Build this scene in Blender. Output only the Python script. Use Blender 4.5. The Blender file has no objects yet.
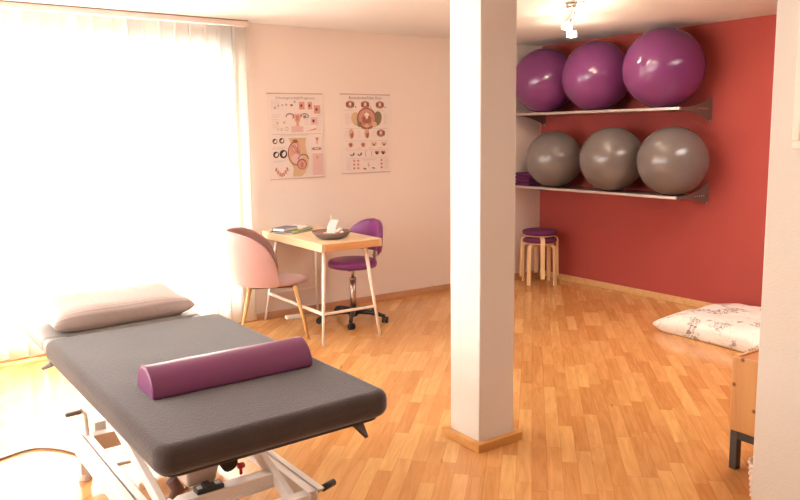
import bpy, bmesh, math, random
from mathutils import Vector, Matrix, noise
random.seed(4)
PI = math.pi
scn = bpy.context.scene
C = scn.collection
H = 2.5

# ------------------------------------------------------------------ colours / materials
def lin(r, g, b):
    f = lambda c: (c/255/12.92) if c/255 <= .04045 else ((c/255+.055)/1.055)**2.4
    return (f(r), f(g), f(b), 1)

MATS = {}
def mat(name, rgb, rough=.6, metal=0, spec=.5, coat=0, sheen=0, bump=None, var=None, trans=0, emit=0):
    """bump=(scale, strength, distance, detail); var=(scale, amount)"""
    if name in MATS: return MATS[name]
    m = bpy.data.materials.new(name); m.use_nodes = True
    nt = m.node_tree; N = nt.nodes; L = nt.links
    b = N['Principled BSDF']
    col = lin(*rgb)
    b.inputs['Base Color'].default_value = col
    b.inputs['Roughness'].default_value = rough
    b.inputs['Metallic'].default_value = metal
    b.inputs['Specular IOR Level'].default_value = spec
    b.inputs['Coat Weight'].default_value = coat
    b.inputs['Coat Roughness'].default_value = .15
    b.inputs['Sheen Weight'].default_value = sheen
    b.inputs['Sheen Roughness'].default_value = .5
    if emit:
        b.inputs['Emission Color'].default_value = col
        b.inputs['Emission Strength'].default_value = emit
    tc = N.new('ShaderNodeTexCoord')
    if var:
        n = N.new('ShaderNodeTexNoise'); n.inputs['Scale'].default_value = var[0]; n.inputs['Detail'].default_value = 4
        L.new(tc.outputs['Object'], n.inputs['Vector'])
        mx = N.new('ShaderNodeMix'); mx.data_type = 'RGBA'
        mx.inputs[6].default_value = tuple(c*(1-var[1]) for c in col[:3])+(1,)
        mx.inputs[7].default_value = tuple(min(1, c*(1+var[1])) for c in col[:3])+(1,)
        L.new(n.outputs['Fac'], mx.inputs[0]); L.new(mx.outputs[2], b.inputs['Base Color'])
    if bump:
        n = N.new('ShaderNodeTexNoise'); n.inputs['Scale'].default_value = bump[0]
        n.inputs['Detail'].default_value = bump[3] if len(bump) > 3 else 3
        L.new(tc.outputs['Object'], n.inputs['Vector'])
        bp = N.new('ShaderNodeBump'); bp.inputs['Strength'].default_value = bump[1]; bp.inputs['Distance'].default_value = bump[2]
        L.new(n.outputs['Fac'], bp.inputs['Height']); L.new(bp.outputs['Normal'], b.inputs['Normal'])
    MATS[name] = m
    return m

def mathn(nt, op, a, b=None, c=None):
    n = nt.nodes.new('ShaderNodeMath'); n.operation = op
    for i, v in enumerate((a, b, c)):
        if v is None: continue
        if isinstance(v, (int, float)): n.inputs[i].default_value = v
        else: nt.links.new(v, n.inputs[i])
    return n.outputs[0]

def floor_material():
    m = bpy.data.materials.new('parquet'); m.use_nodes = True
    nt = m.node_tree; N = nt.nodes; L = nt.links; b = N['Principled BSDF']
    tc = N.new('ShaderNodeTexCoord')
    mp = N.new('ShaderNodeMapping'); mp.inputs['Rotation'].default_value = (0, 0, -PI/4)
    L.new(tc.outputs['Object'], mp.inputs['Vector'])
    sp = N.new('ShaderNodeSeparateXYZ'); L.new(mp.outputs[0], sp.inputs[0])
    u, v = sp.outputs[0], sp.outputs[1]
    W, LN = .072, .46
    vr = mathn(nt, 'DIVIDE', v, W); row = mathn(nt, 'FLOOR', vr); vf = mathn(nt, 'SUBTRACT', vr, row)
    wn = N.new('ShaderNodeTexWhiteNoise'); wn.noise_dimensions = '1D'; L.new(row, wn.inputs['W'])
    ur = mathn(nt, 'ADD', mathn(nt, 'DIVIDE', u, LN), mathn(nt, 'MULTIPLY', wn.outputs['Value'], 7.3))
    col = mathn(nt, 'FLOOR', ur); uf = mathn(nt, 'SUBTRACT', ur, col)
    cb = N.new('ShaderNodeCombineXYZ'); L.new(row, cb.inputs[0]); L.new(col, cb.inputs[1])
    w2 = N.new('ShaderNodeTexWhiteNoise'); w2.noise_dimensions = '3D'; L.new(cb.outputs[0], w2.inputs['Vector'])
    cr = N.new('ShaderNodeValToRGB'); e = cr.color_ramp.elements
    e[0].position = 0; e[0].color = lin(206, 145, 85)
    e[1].position = 1; e[1].color = lin(230, 178, 112)
    a = e.new(.3); a.color = lin(214, 154, 92)
    a = e.new(.75); a.color = lin(224, 168, 104)
    L.new(w2.outputs['Value'], cr.inputs[0])
    # grain : noise stretched along the board, offset per board
    mp2 = N.new('ShaderNodeVectorMath'); mp2.operation = 'MULTIPLY'; mp2.inputs[1].default_value = (3.0, 26, 1)
    L.new(mp.outputs[0], mp2.inputs[0])
    ad = N.new('ShaderNodeVectorMath'); ad.operation = 'ADD'
    sc2 = N.new('ShaderNodeVectorMath'); sc2.operation = 'SCALE'; sc2.inputs[3].default_value = 30
    L.new(w2.outputs['Color'], sc2.inputs[0]); L.new(mp2.outputs[0], ad.inputs[0]); L.new(sc2.outputs[0], ad.inputs[1])
    n = N.new('ShaderNodeTexNoise'); n.inputs['Scale'].default_value = 1; n.inputs['Detail'].default_value = 6; n.inputs['Distortion'].default_value = 1.2
    L.new(ad.outputs[0], n.inputs['Vector'])
    r2 = N.new('ShaderNodeValToRGB'); e = r2.color_ramp.elements
    e[0].position = .3; e[0].color = (.80, .72, .64, 1); e[1].position = .68; e[1].color = (1.06, 1.06, 1.06, 1)
    L.new(n.outputs['Fac'], r2.inputs[0])
    mx = N.new('ShaderNodeMix'); mx.data_type = 'RGBA'; mx.blend_type = 'MULTIPLY'; mx.inputs[0].default_value = .75
    L.new(cr.outputs[0], mx.inputs[6]); L.new(r2.outputs[0], mx.inputs[7])
    # occasional dark knots
    ad3 = N.new('ShaderNodeVectorMath'); ad3.operation = 'MULTIPLY'; ad3.inputs[1].default_value = (2.2, 9, 1)
    L.new(mp.outputs[0], ad3.inputs[0])
    nk = N.new('ShaderNodeTexNoise'); nk.inputs['Scale'].default_value = 1.6; nk.inputs['Detail'].default_value = 2
    L.new(ad3.outputs[0], nk.inputs['Vector'])
    rk = N.new('ShaderNodeValToRGB'); e = rk.color_ramp.elements
    e[0].position = .74; e[0].color = (1, 1, 1, 1); e[1].position = .80; e[1].color = (.45, .3, .2, 1)
    L.new(nk.outputs['Fac'], rk.inputs[0])
    mk = N.new('ShaderNodeMix'); mk.data_type = 'RGBA'; mk.blend_type = 'MULTIPLY'; mk.inputs[0].default_value = .8
    L.new(mx.outputs[2], mk.inputs[6]); L.new(rk.outputs[0], mk.inputs[7])
    # seams
    sv = mathn(nt, 'MINIMUM', vf, mathn(nt, 'SUBTRACT', 1, vf)); sv = mathn(nt, 'LESS_THAN', sv, .014)
    su = mathn(nt, 'MINIMUM', uf, mathn(nt, 'SUBTRACT', 1, uf)); su = mathn(nt, 'LESS_THAN', su, .0025)
    seam = mathn(nt, 'MAXIMUM', sv, su)
    ms = N.new('ShaderNodeMix'); ms.data_type = 'RGBA'
    L.new(mathn(nt, 'MULTIPLY', seam, .5), ms.inputs[0]); L.new(mk.outputs[2], ms.inputs[6]); ms.inputs[7].default_value = lin(150, 88, 45)
    L.new(ms.outputs[2], b.inputs['Base Color'])
    b.inputs['Roughness'].default_value = .3
    rr = mathn(nt, 'ADD', mathn(nt, 'MULTIPLY', n.outputs['Fac'], .08), .12); L.new(rr, b.inputs['Roughness'])
    b.inputs['Specular IOR Level'].default_value = .6
    nb = N.new('ShaderNodeTexNoise'); nb.inputs['Scale'].default_value = 2.2; L.new(tc.outputs['Object'], nb.inputs['Vector'])
    h = mathn(nt, 'ADD', mathn(nt, 'MULTIPLY', nb.outputs['Fac'], .6), mathn(nt, 'MULTIPLY', w2.outputs['Value'], .12))
    bp = N.new('ShaderNodeBump'); bp.inputs['Strength'].default_value = .12; bp.inputs['Distance'].default_value = .004
    L.new(h, bp.inputs['Height']); L.new(bp.outputs[0], b.inputs['Normal'])
    return m

def wood(name, c1, c2, rough=.45, axis=(1, 12, 12), scale=1.5, knots=False):
    if name in MATS: return MATS[name]
    m = bpy.data.materials.new(name); m.use_nodes = True
    nt = m.node_tree; N = nt.nodes; L = nt.links; b = N['Principled BSDF']
    tc = N.new('ShaderNodeTexCoord'); vm = N.new('ShaderNodeVectorMath'); vm.operation = 'MULTIPLY'; vm.inputs[1].default_value = axis
    L.new(tc.outputs['Object'], vm.inputs[0])
    n = N.new('ShaderNodeTexNoise'); n.inputs['Scale'].default_value = scale; n.inputs['Detail'].default_value = 5; n.inputs['Distortion'].default_value = .8
    L.new(vm.outputs[0], n.inputs['Vector'])
    cr = N.new('ShaderNodeValToRGB'); e = cr.color_ramp.elements
    e[0].position = .3; e[0].color = lin(*c1); e[1].position = .7; e[1].color = lin(*c2)
    L.new(n.outputs['Fac'], cr.inputs[0]); out = cr.outputs[0]
    if knots:
        v = N.new('ShaderNodeTexVoronoi'); v.inputs['Scale'].default_value = 6.0
        v.voronoi_dimensions = '2D'
        sx = N.new('ShaderNodeSeparateXYZ'); cx = N.new('ShaderNodeCombineXYZ'); L.new(tc.outputs['Object'], sx.inputs[0])
        L.new(sx.outputs[1], cx.inputs[0]); L.new(sx.outputs[2], cx.inputs[1]); L.new(cx.outputs[0], v.inputs['Vector'])
        rk = N.new('ShaderNodeValToRGB'); e = rk.color_ramp.elements
        e[0].position = .035; e[0].color = (.4, .24, .14, 1); e[1].position = .075; e[1].color = (1, 1, 1, 1)
        L.new(v.outputs['Distance'], rk.inputs[0])
        mk = N.new('ShaderNodeMix'); mk.data_type = 'RGBA'; mk.blend_type = 'MULTIPLY'; mk.inputs[0].default_value = 1
        L.new(out, mk.inputs[6]); L.new(rk.outputs[0], mk.inputs[7]); out = mk.outputs[2]
    L.new(out, b.inputs['Base Color']); b.inputs['Roughness'].default_value = rough
    MATS[name] = m
    return m

def slat_material():
    m = bpy.data.materials.new('blind_fabric'); m.use_nodes = True
    nt = m.node_tree; N = nt.nodes; L = nt.links; N.remove(N['Principled BSDF']); out = N['Material Output']
    d = N.new('ShaderNodeBsdfDiffuse'); t = N.new('ShaderNodeBsdfTranslucent')
    d.inputs[0].default_value = lin(244, 240, 234); t.inputs[0].default_value = lin(244, 238, 230)
    oi = N.new('ShaderNodeObjectInfo')
    cr = N.new('ShaderNodeValToRGB'); e = cr.color_ramp.elements
    e[0].color = lin(228, 226, 222); e[1].color = lin(250, 243, 232)
    L.new(oi.outputs['Random'], cr.inputs[0]); L.new(cr.outputs[0], t.inputs[0])
    mx = N.new('ShaderNodeMixShader'); mx.inputs[0].default_value = .5
    L.new(d.outputs[0], mx.inputs[1]); L.new(t.outputs[0], mx.inputs[2]); L.new(mx.outputs[0], out.inputs[0])
    return m

def ball_material(name, rgb, rough):
    m = bpy.data.materials.new(name); m.use_nodes = True
    nt = m.node_tree; N = nt.nodes; L = nt.links; b = N['Principled BSDF']
    b.inputs['Base Color'].default_value = lin(*rgb); b.inputs['Roughness'].default_value = rough
    b.inputs['Specular IOR Level'].default_value = .55
    tc = N.new('ShaderNodeTexCoord'); sp = N.new('ShaderNodeSeparateXYZ'); L.new(tc.outputs['Object'], sp.inputs[0])
    # fine ribs: rings around the ball's own axis
    s = mathn(nt, 'SINE', mathn(nt, 'MULTIPLY', mathn(nt, 'ARCSINE', mathn(nt, 'MULTIPLY', sp.outputs[2], 3.0)), 95))
    s = mathn(nt, 'POWER', mathn(nt, 'ABSOLUTE', s), .5)
    bp = N.new('ShaderNodeBump'); bp.inputs['Strength'].default_value = .13; bp.inputs['Distance'].default_value = .003
    L.new(s, bp.inputs['Height']); L.new(bp.outputs[0], b.inputs['Normal'])
    return m

def stripe_material(name, c1, c2, freq, axis):
    m = bpy.data.materials.new(name); m.use_nodes = True
    nt = m.node_tree; N = nt.nodes; L = nt.links; b = N['Principled BSDF']
    tc = N.new('ShaderNodeTexCoord'); sp = N.new('ShaderNodeSeparateXYZ'); L.new(tc.outputs['Object'], sp.inputs[0])
    s = mathn(nt, 'SINE', mathn(nt, 'MULTIPLY', sp.outputs[axis], freq)); s = mathn(nt, 'MULTIPLY_ADD', s, .5, .5)
    mx = N.new('ShaderNodeMix'); mx.data_type = 'RGBA'; mx.inputs[6].default_value = lin(*c1); mx.inputs[7].default_value = lin(*c2)
    L.new(s, mx.inputs[0]); L.new(mx.outputs[2], b.inputs['Base Color']); b.inputs['Roughness'].default_value = .9
    n = N.new('ShaderNodeTexNoise'); n.inputs['Scale'].default_value = 14; L.new(tc.outputs['Object'], n.inputs['Vector'])
    bp = N.new('ShaderNodeBump'); bp.inputs['Strength'].default_value = .25; bp.inputs['Distance'].default_value = .02
    L.new(n.outputs['Fac'], bp.inputs['Height']); L.new(bp.outputs[0], b.inputs['Normal'])
    return m

def floral_material():
    m = bpy.data.materials.new('floral_fabric'); m.use_nodes = True
    nt = m.node_tree; N = nt.nodes; L = nt.links; b = N['Principled BSDF']
    tc = N.new('ShaderNodeTexCoord')
    n1 = N.new('ShaderNodeTexNoise'); n1.inputs['Scale'].default_value = 7; n1.inputs['Detail'].default_value = 2
    n2 = N.new('ShaderNodeTexNoise'); n2.inputs['Scale'].default_value = 30; n2.inputs['Detail'].default_value = 5; n2.inputs['Distortion'].default_value = 2
    L.new(tc.outputs['Object'], n1.inputs['Vector']); L.new(tc.outputs['Object'], n2.inputs['Vector'])
    r1 = N.new('ShaderNodeValToRGB'); e = r1.color_ramp.elements; e[0].position = .53; e[0].color = (0, 0, 0, 1); e[1].position = .58; e[1].color = (1, 1, 1, 1)
    r2 = N.new('ShaderNodeValToRGB'); e = r2.color_ramp.elements; e[0].position = .44; e[0].color = (0, 0, 0, 1); e[1].position = .56; e[1].color = (1, 1, 1, 1)
    L.new(n1.outputs['Fac'], r1.inputs[0]); L.new(n2.outputs['Fac'], r2.inputs[0])
    f = mathn(nt, 'MULTIPLY', r1.outputs[0], r2.outputs[0])
    v = N.new('ShaderNodeTexVoronoi'); v.feature = 'DISTANCE_TO_EDGE'; v.inputs['Scale'].default_value = 9; L.new(tc.outputs['Object'], v.inputs['Vector'])
    stem = mathn(nt, 'MULTIPLY', mathn(nt, 'LESS_THAN', v.outputs['Distance'], .012), .3)
    f = mathn(nt, 'MAXIMUM', f, stem)
    mx = N.new('ShaderNodeMix'); mx.data_type = 'RGBA'; mx.inputs[6].default_value = lin(238, 226, 216); mx.inputs[7].default_value = lin(140, 128, 124)
    L.new(f, mx.inputs[0]); L.new(mx.outputs[2], b.inputs['Base Color']); b.inputs['Roughness'].default_value = .9
    nb = N.new('ShaderNodeTexNoise'); nb.inputs['Scale'].default_value = 9; L.new(tc.outputs['Object'], nb.inputs['Vector'])
    bp = N.new('ShaderNodeBump'); bp.inputs['Strength'].default_value = .5; bp.inputs['Distance'].default_value = .03
    L.new(nb.outputs['Fac'], bp.inputs['Height']); L.new(bp.outputs[0], b.inputs['Normal'])
    return m

# ------------------------------------------------------------------ mesh helpers
def T(v): return Matrix.Translation(v)
def box(bm, x0, x1, y0, y1, z0, z1, mi=0, M=None):
    vs = [bm.verts.new((x, y, z)) for x in (x0, x1) for y in (y0, y1) for z in (z0, z1)]
    if M: 
        for v in vs: v.co = M @ v.co
    for f in ((0, 1, 3, 2), (4, 6, 7, 5), (0, 4, 5, 1), (2, 3, 7, 6), (0, 2, 6, 4), (1, 5, 7, 3)):
        bm.faces.new([vs[i] for i in f]).material_index = mi
    return vs
def frame_of(d):
    d = d.normalized(); a = Vector((0, 0, 1)) if abs(d.z) < .9 else Vector((1, 0, 0))
    u = d.cross(a).normalized(); return u, d.cross(u).normalized()
def tube(bm, pts, r, n=10, mi=0, cap=True, closed=False):
    pts = [Vector(p) for p in pts]; rs = r if isinstance(r, (list, tuple)) else [r]*len(pts)
    rings = []; u = None
    for i, p in enumerate(pts):
        a = pts[max(i-1, 0)]; b = pts[min(i+1, len(pts)-1)]
        if closed: a = pts[i-1]; b = pts[(i+1) % len(pts)]
        d = (b-a).normalized()
        if u is None: u, w = frame_of(d)
        else:
            u = (u-d*u.dot(d)).normalized(); w = d.cross(u)
        w = d.cross(u)
        rings.append([bm.verts.new(p+(u*math.cos(2*PI*k/n)+w*math.sin(2*PI*k/n))*rs[i]) for k in range(n)])
    m = len(rings)
    for i in range(m if closed else m-1):
        A, B = rings[i], rings[(i+1) % m]
        for k in range(n):
            f = bm.faces.new((A[k], A[(k+1) % n], B[(k+1) % n], B[k])); f.material_index = mi; f.smooth = True
    if cap and not closed:
        bm.faces.new(rings[0][::-1]).material_index = mi; bm.faces.new(rings[-1]).material_index = mi
def bar(bm, p, q, w, h, up=(0, 0, 1), mi=0):
    p = Vector(p); q = Vector(q); d = (q-p).normalized(); up = Vector(up)
    s = d.cross(up).normalized(); t = s.cross(d).normalized()
    v = [bm.verts.new(e+s*a*w/2+t*b*h/2) for e in (p, q) for a, b in ((-1, -1), (1, -1), (1, 1), (-1, 1))]
    for f in ((0, 3, 2, 1), (4, 5, 6, 7), (0, 1, 5, 4), (1, 2, 6, 5), (2, 3, 7, 6), (3, 0, 4, 7)):
        bm.faces.new([v[i] for i in f]).material_index = mi
def lathe(bm, prof, n=24, c=(0, 0, 0), mi=0, M=None):
    rings = []
    for r, z in prof:
        if r < 1e-6: rings.append([bm.verts.new((c[0], c[1], c[2]+z))])
        else: rings.append([bm.verts.new((c[0]+r*math.cos(2*PI*k/n), c[1]+r*math.sin(2*PI*k/n), c[2]+z)) for k in range(n)])
    if M:
        for R in rings:
            for v in R: v.co = M @ v.co
    for A, B in zip(rings, rings[1:]):
        for k in range(n):
            k2 = (k+1) % n
            if len(A) == 1 and len(B) == 1: continue
            if len(A) == 1: f = bm.faces.new((A[0], B[k2], B[k]))
            elif len(B) == 1: f = bm.faces.new((A[k], A[k2], B[0]))
            else: f = bm.faces.new((A[k], A[k2], B[k2], B[k]))
            f.smooth = True; f.material_index = mi
def prism(bm, poly, y0, y1, axis=1, mi=0):
    """poly: 2D points; extruded along axis (0:x,1:y,2:z)"""
    def P(a, b, t):
        return {0: (t, a, b), 1: (a, t, b), 2: (a, b, t)}[axis]
    A = [bm.verts.new(P(a, b, y0)) for a, b in poly]; B = [bm.verts.new(P(a, b, y1)) for a, b in poly]
    n = len(poly)
    bm.faces.new(A).material_index = mi; bm.faces.new(B[::-1]).material_index = mi
    for k in range(n): bm.faces.new((A[k], B[k], B[(k+1) % n], A[(k+1) % n])).material_index = mi
def BM(): return bmesh.new()
def obj(name, bm, m, parent=None, bev=0, seg=2, smooth=False, sub=0, loc=None):
    bmesh.ops.recalc_face_normals(bm, faces=bm.faces[:])
    me = bpy.data.meshes.new(name); bm.to_mesh(me); bm.free()
    for x in (m if isinstance(m, (list, tuple)) else [m]): me.materials.append(x)
    if smooth:
        for p in me.polygons: p.use_smooth = True
    o = bpy.data.objects.new(name, me); C.objects.link(o)
    if parent: o.parent = parent
    if loc: o.location = loc
    if bev:
        md = o.modifiers.new('bevel', 'BEVEL'); md.width = bev; md.segments = seg; md.limit_method = 'ANGLE'; md.angle_limit = .7
        md.harden_normals = False
        for p in me.polygons: p.use_smooth = True
        try: me.set_sharp_from_angle(angle=.7)
        except Exception: pass
    if sub:
        md = o.modifiers.new('sub', 'SUBSURF'); md.levels = sub; md.render_levels = sub
    return o
def tag(o, label, cat, group=None):
    o['label'] = label; o['category'] = cat
    if group: o['group'] = group
    return o
def thing(name, label, cat, loc=(0, 0, 0), rz=0, group=None):
    o = bpy.data.objects.new(name, None); C.objects.link(o); o.location = loc; o.rotation_euler = (0, 0, rz)
    o.empty_display_size = .1
    return tag(o, label, cat, group)
def struct(name, bm, m, **k):
    o = obj(name, bm, m, **k); o['kind'] = 'structure'; return o
def dup(root, loc, rz, label=None, group=None):
    def cp(o, par):
        c = o.copy(); C.objects.link(c)
        if par: c.parent = par
        for ch in [x for x in C.objects if x.parent == o]: cp(ch, c)
        return c
    r = cp(root, None); r.location = loc; r.rotation_euler = (0, 0, rz)
    if label: r['label'] = label
    if group: r['group'] = group
    return r

# ------------------------------------------------------------------ materials
M_wall = mat('wall_paint', (235, 220, 209), .9, bump=(220, .12, .004))
M_ceil = mat('ceiling_paint', (232, 230, 228), .95)
M_red = mat('red_wall_paint', (168, 70, 62), .85, bump=(160, .2, .004), var=(3, .05))
M_col = mat('column_paint', (232, 228, 224), .85, bump=(200, .1, .003))
M_part = mat('partition_wallpaper', (222, 212, 200), .85, bump=(120, .35, .004))
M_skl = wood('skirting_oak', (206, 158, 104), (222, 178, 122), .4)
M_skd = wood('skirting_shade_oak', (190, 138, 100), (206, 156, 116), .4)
M_cb = wood('column_skirting_oak', (206, 146, 76), (220, 164, 92), .4)
M_floor = floor_material()
M_white = mat('white_enamel', (236, 228, 220), .35, coat=.3)
M_desk_leg = mat('white_painted_wood', (240, 226, 212), .45)
M_bamboo = wood('bamboo_top', (222, 190, 150), (234, 206, 168), .4, axis=(12, 1, 12))
M_bamboo_shaded = wood('bamboo_shaded', (206, 150, 98), (220, 168, 116), .45, axis=(3, 3, 20))  # darker bamboo for the drawer end, that side's shade put into the colour
M_purple = mat('purple_vinyl', (128, 52, 118), .38, bump=(300, .05, .002))
M_bol = mat('plum_vinyl', (130, 66, 108), .38, bump=(400, .1, .002))
M_black = mat('black_plastic', (34, 34, 36), .4)
M_chrome = mat('brushed_chrome', (200, 190, 182), .28, metal=1)
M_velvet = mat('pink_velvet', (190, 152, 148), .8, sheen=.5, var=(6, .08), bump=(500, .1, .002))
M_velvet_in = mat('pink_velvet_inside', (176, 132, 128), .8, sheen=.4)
M_oak_leg = wood('oak_leg', (198, 152, 92), (216, 172, 112), .4, axis=(8, 8, 1))
M_towel = mat('charcoal_terry', (76, 67, 65), .98, spec=.1, sheen=.38, bump=(150, .45, .006, 6), var=(4, .28))
M_vinyl = mat('stone_grey_vinyl', (146, 140, 134), .45, bump=(300, .05, .002))
M_steel = mat('cream_powder_steel', (234, 222, 212), .4, coat=.2)
M_shelf = mat('grey_metal_shelf', (168, 160, 156), .35, metal=.6)
M_brk = mat('bronze_grey_bracket', (116, 98, 90), .42, metal=.2)
M_ballP = ball_material('purple_ball_rubber', (118, 56, 108), .13)
M_ballG = ball_material('grey_ball_rubber', (112, 102, 98), .17)
M_stoolwood = wood('birch', (224, 182, 132), (238, 202, 154), .45, axis=(8, 8, 1))
M_stoolpad = mat('purple_felt', (104, 38, 84), .95, bump=(300, .3, .003))
M_pine = wood('knotty_pine', (206, 146, 86), (226, 170, 108), .5, axis=(9, 9, 1.2), knots=True)
M_iron = mat('dark_iron', (84, 78, 76), .5, metal=.3)
M_glass = mat('lamp_glass', (255, 236, 208), .4, emit=14)
M_paper = mat('paper', (232, 218, 210), .7)

# ------------------------------------------------------------------ setting
XL, YB = -7.6, -8.4     # left wall, wall behind the camera
bm = BM(); box(bm, XL, .2, YB, .2, -.1, 0); struct('floor', bm, M_floor)
bm = BM(); box(bm, XL-.2, .2, YB-.2, .2, H, H+.1); struct('ceiling', bm, M_ceil)
# poster wall with the window opening
WX0, WX1, WZ0, WZ1 = -7.3, -3.62, .12, 2.3
bm = BM()
box(bm, XL-.2, WX0, 0, .2, 0, H); box(bm, WX1, .2, 0, .2, 0, H)
box(bm, WX0, WX1, 0, .2, 0, WZ0); box(bm, WX0, WX1, 0, .2, WZ1, H)
struct('wall_back', bm, M_wall)
bm = BM(); box(bm, 0, .2, YB, 0, 0, H); struct('wall_right', bm, M_red)
bm = BM()
LY0, LY1 = -3.6, -.9  # opening added in the unseen left wall to let in side light
box(bm, XL-.2, XL, YB, LY0, 0, H); box(bm, XL-.2, XL, LY1, 0, 0, H); box(bm, XL-.2, XL, LY0, LY1, 0, .9); box(bm, XL-.2, XL, LY0, LY1, 2.25, H)
struct('wall_left', bm, M_wall)
bm = BM(); box(bm, XL-.2, .2, YB-.2, YB, 0, H); struct('wall_front', bm, M_wall)

def window(name, x0, x1, z0, z1, M, n):
    bm = BM(); t = .06
    box(bm, x0, x1, .08, .15, z0, z0+t, M=M); box(bm, x0, x1, .08, .15, z1-t, z1, M=M)
    for k in range(n+1):
        x = x0+(x1-x0-t)*k/n
        box(bm, x, x+t, .08, .15, z0+t, z1-t, M=M)
    o = struct(name, bm, mat('window_frame_white', (240, 238, 232), .4))
    g = BM(); box(g, x0+t, x1-t, .11, .116, z0+t, z1-t, M=M)
    gm = bpy.data.materials.new('window_glass'); gm.use_nodes = True; nt = gm.node_tree
    tr = nt.nodes.new('ShaderNodeBsdfTransparent'); gl = nt.nodes.new('ShaderNodeBsdfGlossy'); gl.inputs['Roughness'].default_value = .02
    mx = nt.nodes.new('ShaderNodeMixShader'); mx.inputs[0].default_value = .06
    nt.links.new(tr.outputs[0], mx.inputs[1]); nt.links.new(gl.outputs[0], mx.inputs[2]); nt.links.new(mx.outputs[0], nt.nodes['Material Output'].inputs[0])
    p = obj('window_pane', g, gm, o)
    return o
window('window_1', WX0, WX1, WZ0, WZ1, Matrix.Identity(4), 4)
window('added_side_window', LY0, LY1, .9, 2.25, T((XL, 0, 0)) @ Matrix.Rotation(PI/2, 4, 'Z'), 3)  # out-of-view window, added for light from the left

# partition at the right edge of the view and its skirting
PX, PY = -3.24, -4.35
bm = BM(); box(bm, PX, PX+.2, YB, PY, 0, H); struct('wall_partition', bm, M_part, bev=.004)
# skirting boards
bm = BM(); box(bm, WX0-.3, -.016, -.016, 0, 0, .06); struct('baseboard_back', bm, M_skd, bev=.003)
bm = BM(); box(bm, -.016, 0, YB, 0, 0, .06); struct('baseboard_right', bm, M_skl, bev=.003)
# column with its skirting
CX, CY, CS = -3.613, -3.144, .232
bm = BM(); box(bm, CX, CX+CS, CY, CY+CS, 0, H); tag_col = struct('column', bm, M_col, bev=.006)
tag(tag_col, 'white square column standing free in the middle of the room', 'column')
bm = BM(); t = .034
box(bm, CX-t, CX+CS+t, CY-t, CY, 0, .045); box(bm, CX-t, CX+CS+t, CY+CS, CY+CS+t, 0, .045)
box(bm, CX-t, CX, CY, CY+CS, 0, .045); box(bm, CX+CS, CX+CS+t, CY, CY+CS, 0, .045)
o = obj('column_skirting', bm, M_cb, tag_col, bev=.003)

# ------------------------------------------------------------------ vertical blind
bl = thing('vertical_blind', 'long white vertical slat blind hanging from the ceiling over the bright window', 'blind', (0, -.08, 0))
bm = BM(); box(bm, -7.5, -3.44, -.03, .02, H-.045, H-.006)
obj('head_rail', bm, mat('rail_white', (238, 222, 210), .5), bl, bev=.003)
bm = BM(); box(bm, -7.5, -3.44, -.034, .024, H-.006, H); obj('rail_seam', bm, mat('rail_bronze', (150, 118, 98), .5), bl)
Ms = slat_material()
pitch = .1175
for k in range(34):
    xc = -3.505-pitch*k
    ang = math.radians([9, 14, 20][k % 3])
    bm = BM(); n = 6; w = .127; z0, z1 = .03, H-.05
    rows = []
    for j in range(n+1):
        u = (j/n-.5)*w; d = -.006*(1-(2*j/n-1)**2)
        x = u*math.cos(ang)-d*math.sin(ang); y = u*math.sin(ang)+d*math.cos(ang)
        rows.append([bm.verts.new((x, y, z)) for z in (z0, z1)])
    for a, b in zip(rows, rows[1:]):
        bm.faces.new((a[0], b[0], b[1], a[1])).smooth = True
    s = obj('slat', bm, Ms, bl, loc=(xc, -.006, 0))
    md = s.modifiers.new('solid', 'SOLIDIFY'); md.thickness = .0008

# ------------------------------------------------------------------ posters
def text_mesh(bm_t, body, size, cx, z, y, mi):
    cu = bpy.data.curves.new('t', 'FONT'); cu.body = body; cu.size = size; cu.align_x = 'CENTER'; cu.resolution_u = 2
    o = bpy.data.objects.new('t', cu); C.objects.link(o)
    dg = bpy.context.evaluated_depsgraph_get(); me = bpy.data.meshes.new_from_object(o.evaluated_get(dg))
    base = len(bm_t.verts)
    vs = [bm_t.verts.new((cx+v.co.x, y, z+v.co.y)) for v in me.vertices]
    for p in me.polygons:
        try: bm_t.faces.new([vs[i] for i in p.vertices]).material_index = mi
        except ValueError: pass
    bpy.data.objects.remove(o); bpy.data.curves.remove(cu)
INK = [mat('ink_%s' % n, c, .7) for n, c in (
    ('grey', (150, 132, 130)), ('salmon', (214, 158, 144)), ('tan', (210, 178, 142)), ('rose', (196, 126, 114)),
    ('dark', (58, 48, 56)), ('blush', (222, 188, 184)), ('olive', (132, 118, 90)), ('brown', (160, 98, 78)), ('violet', (116, 92, 118)), ('cream', (240, 222, 206)))]
GR, SA, TA, RO, DK, BL, OL, BR, VI, CR = range(10)
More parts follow.
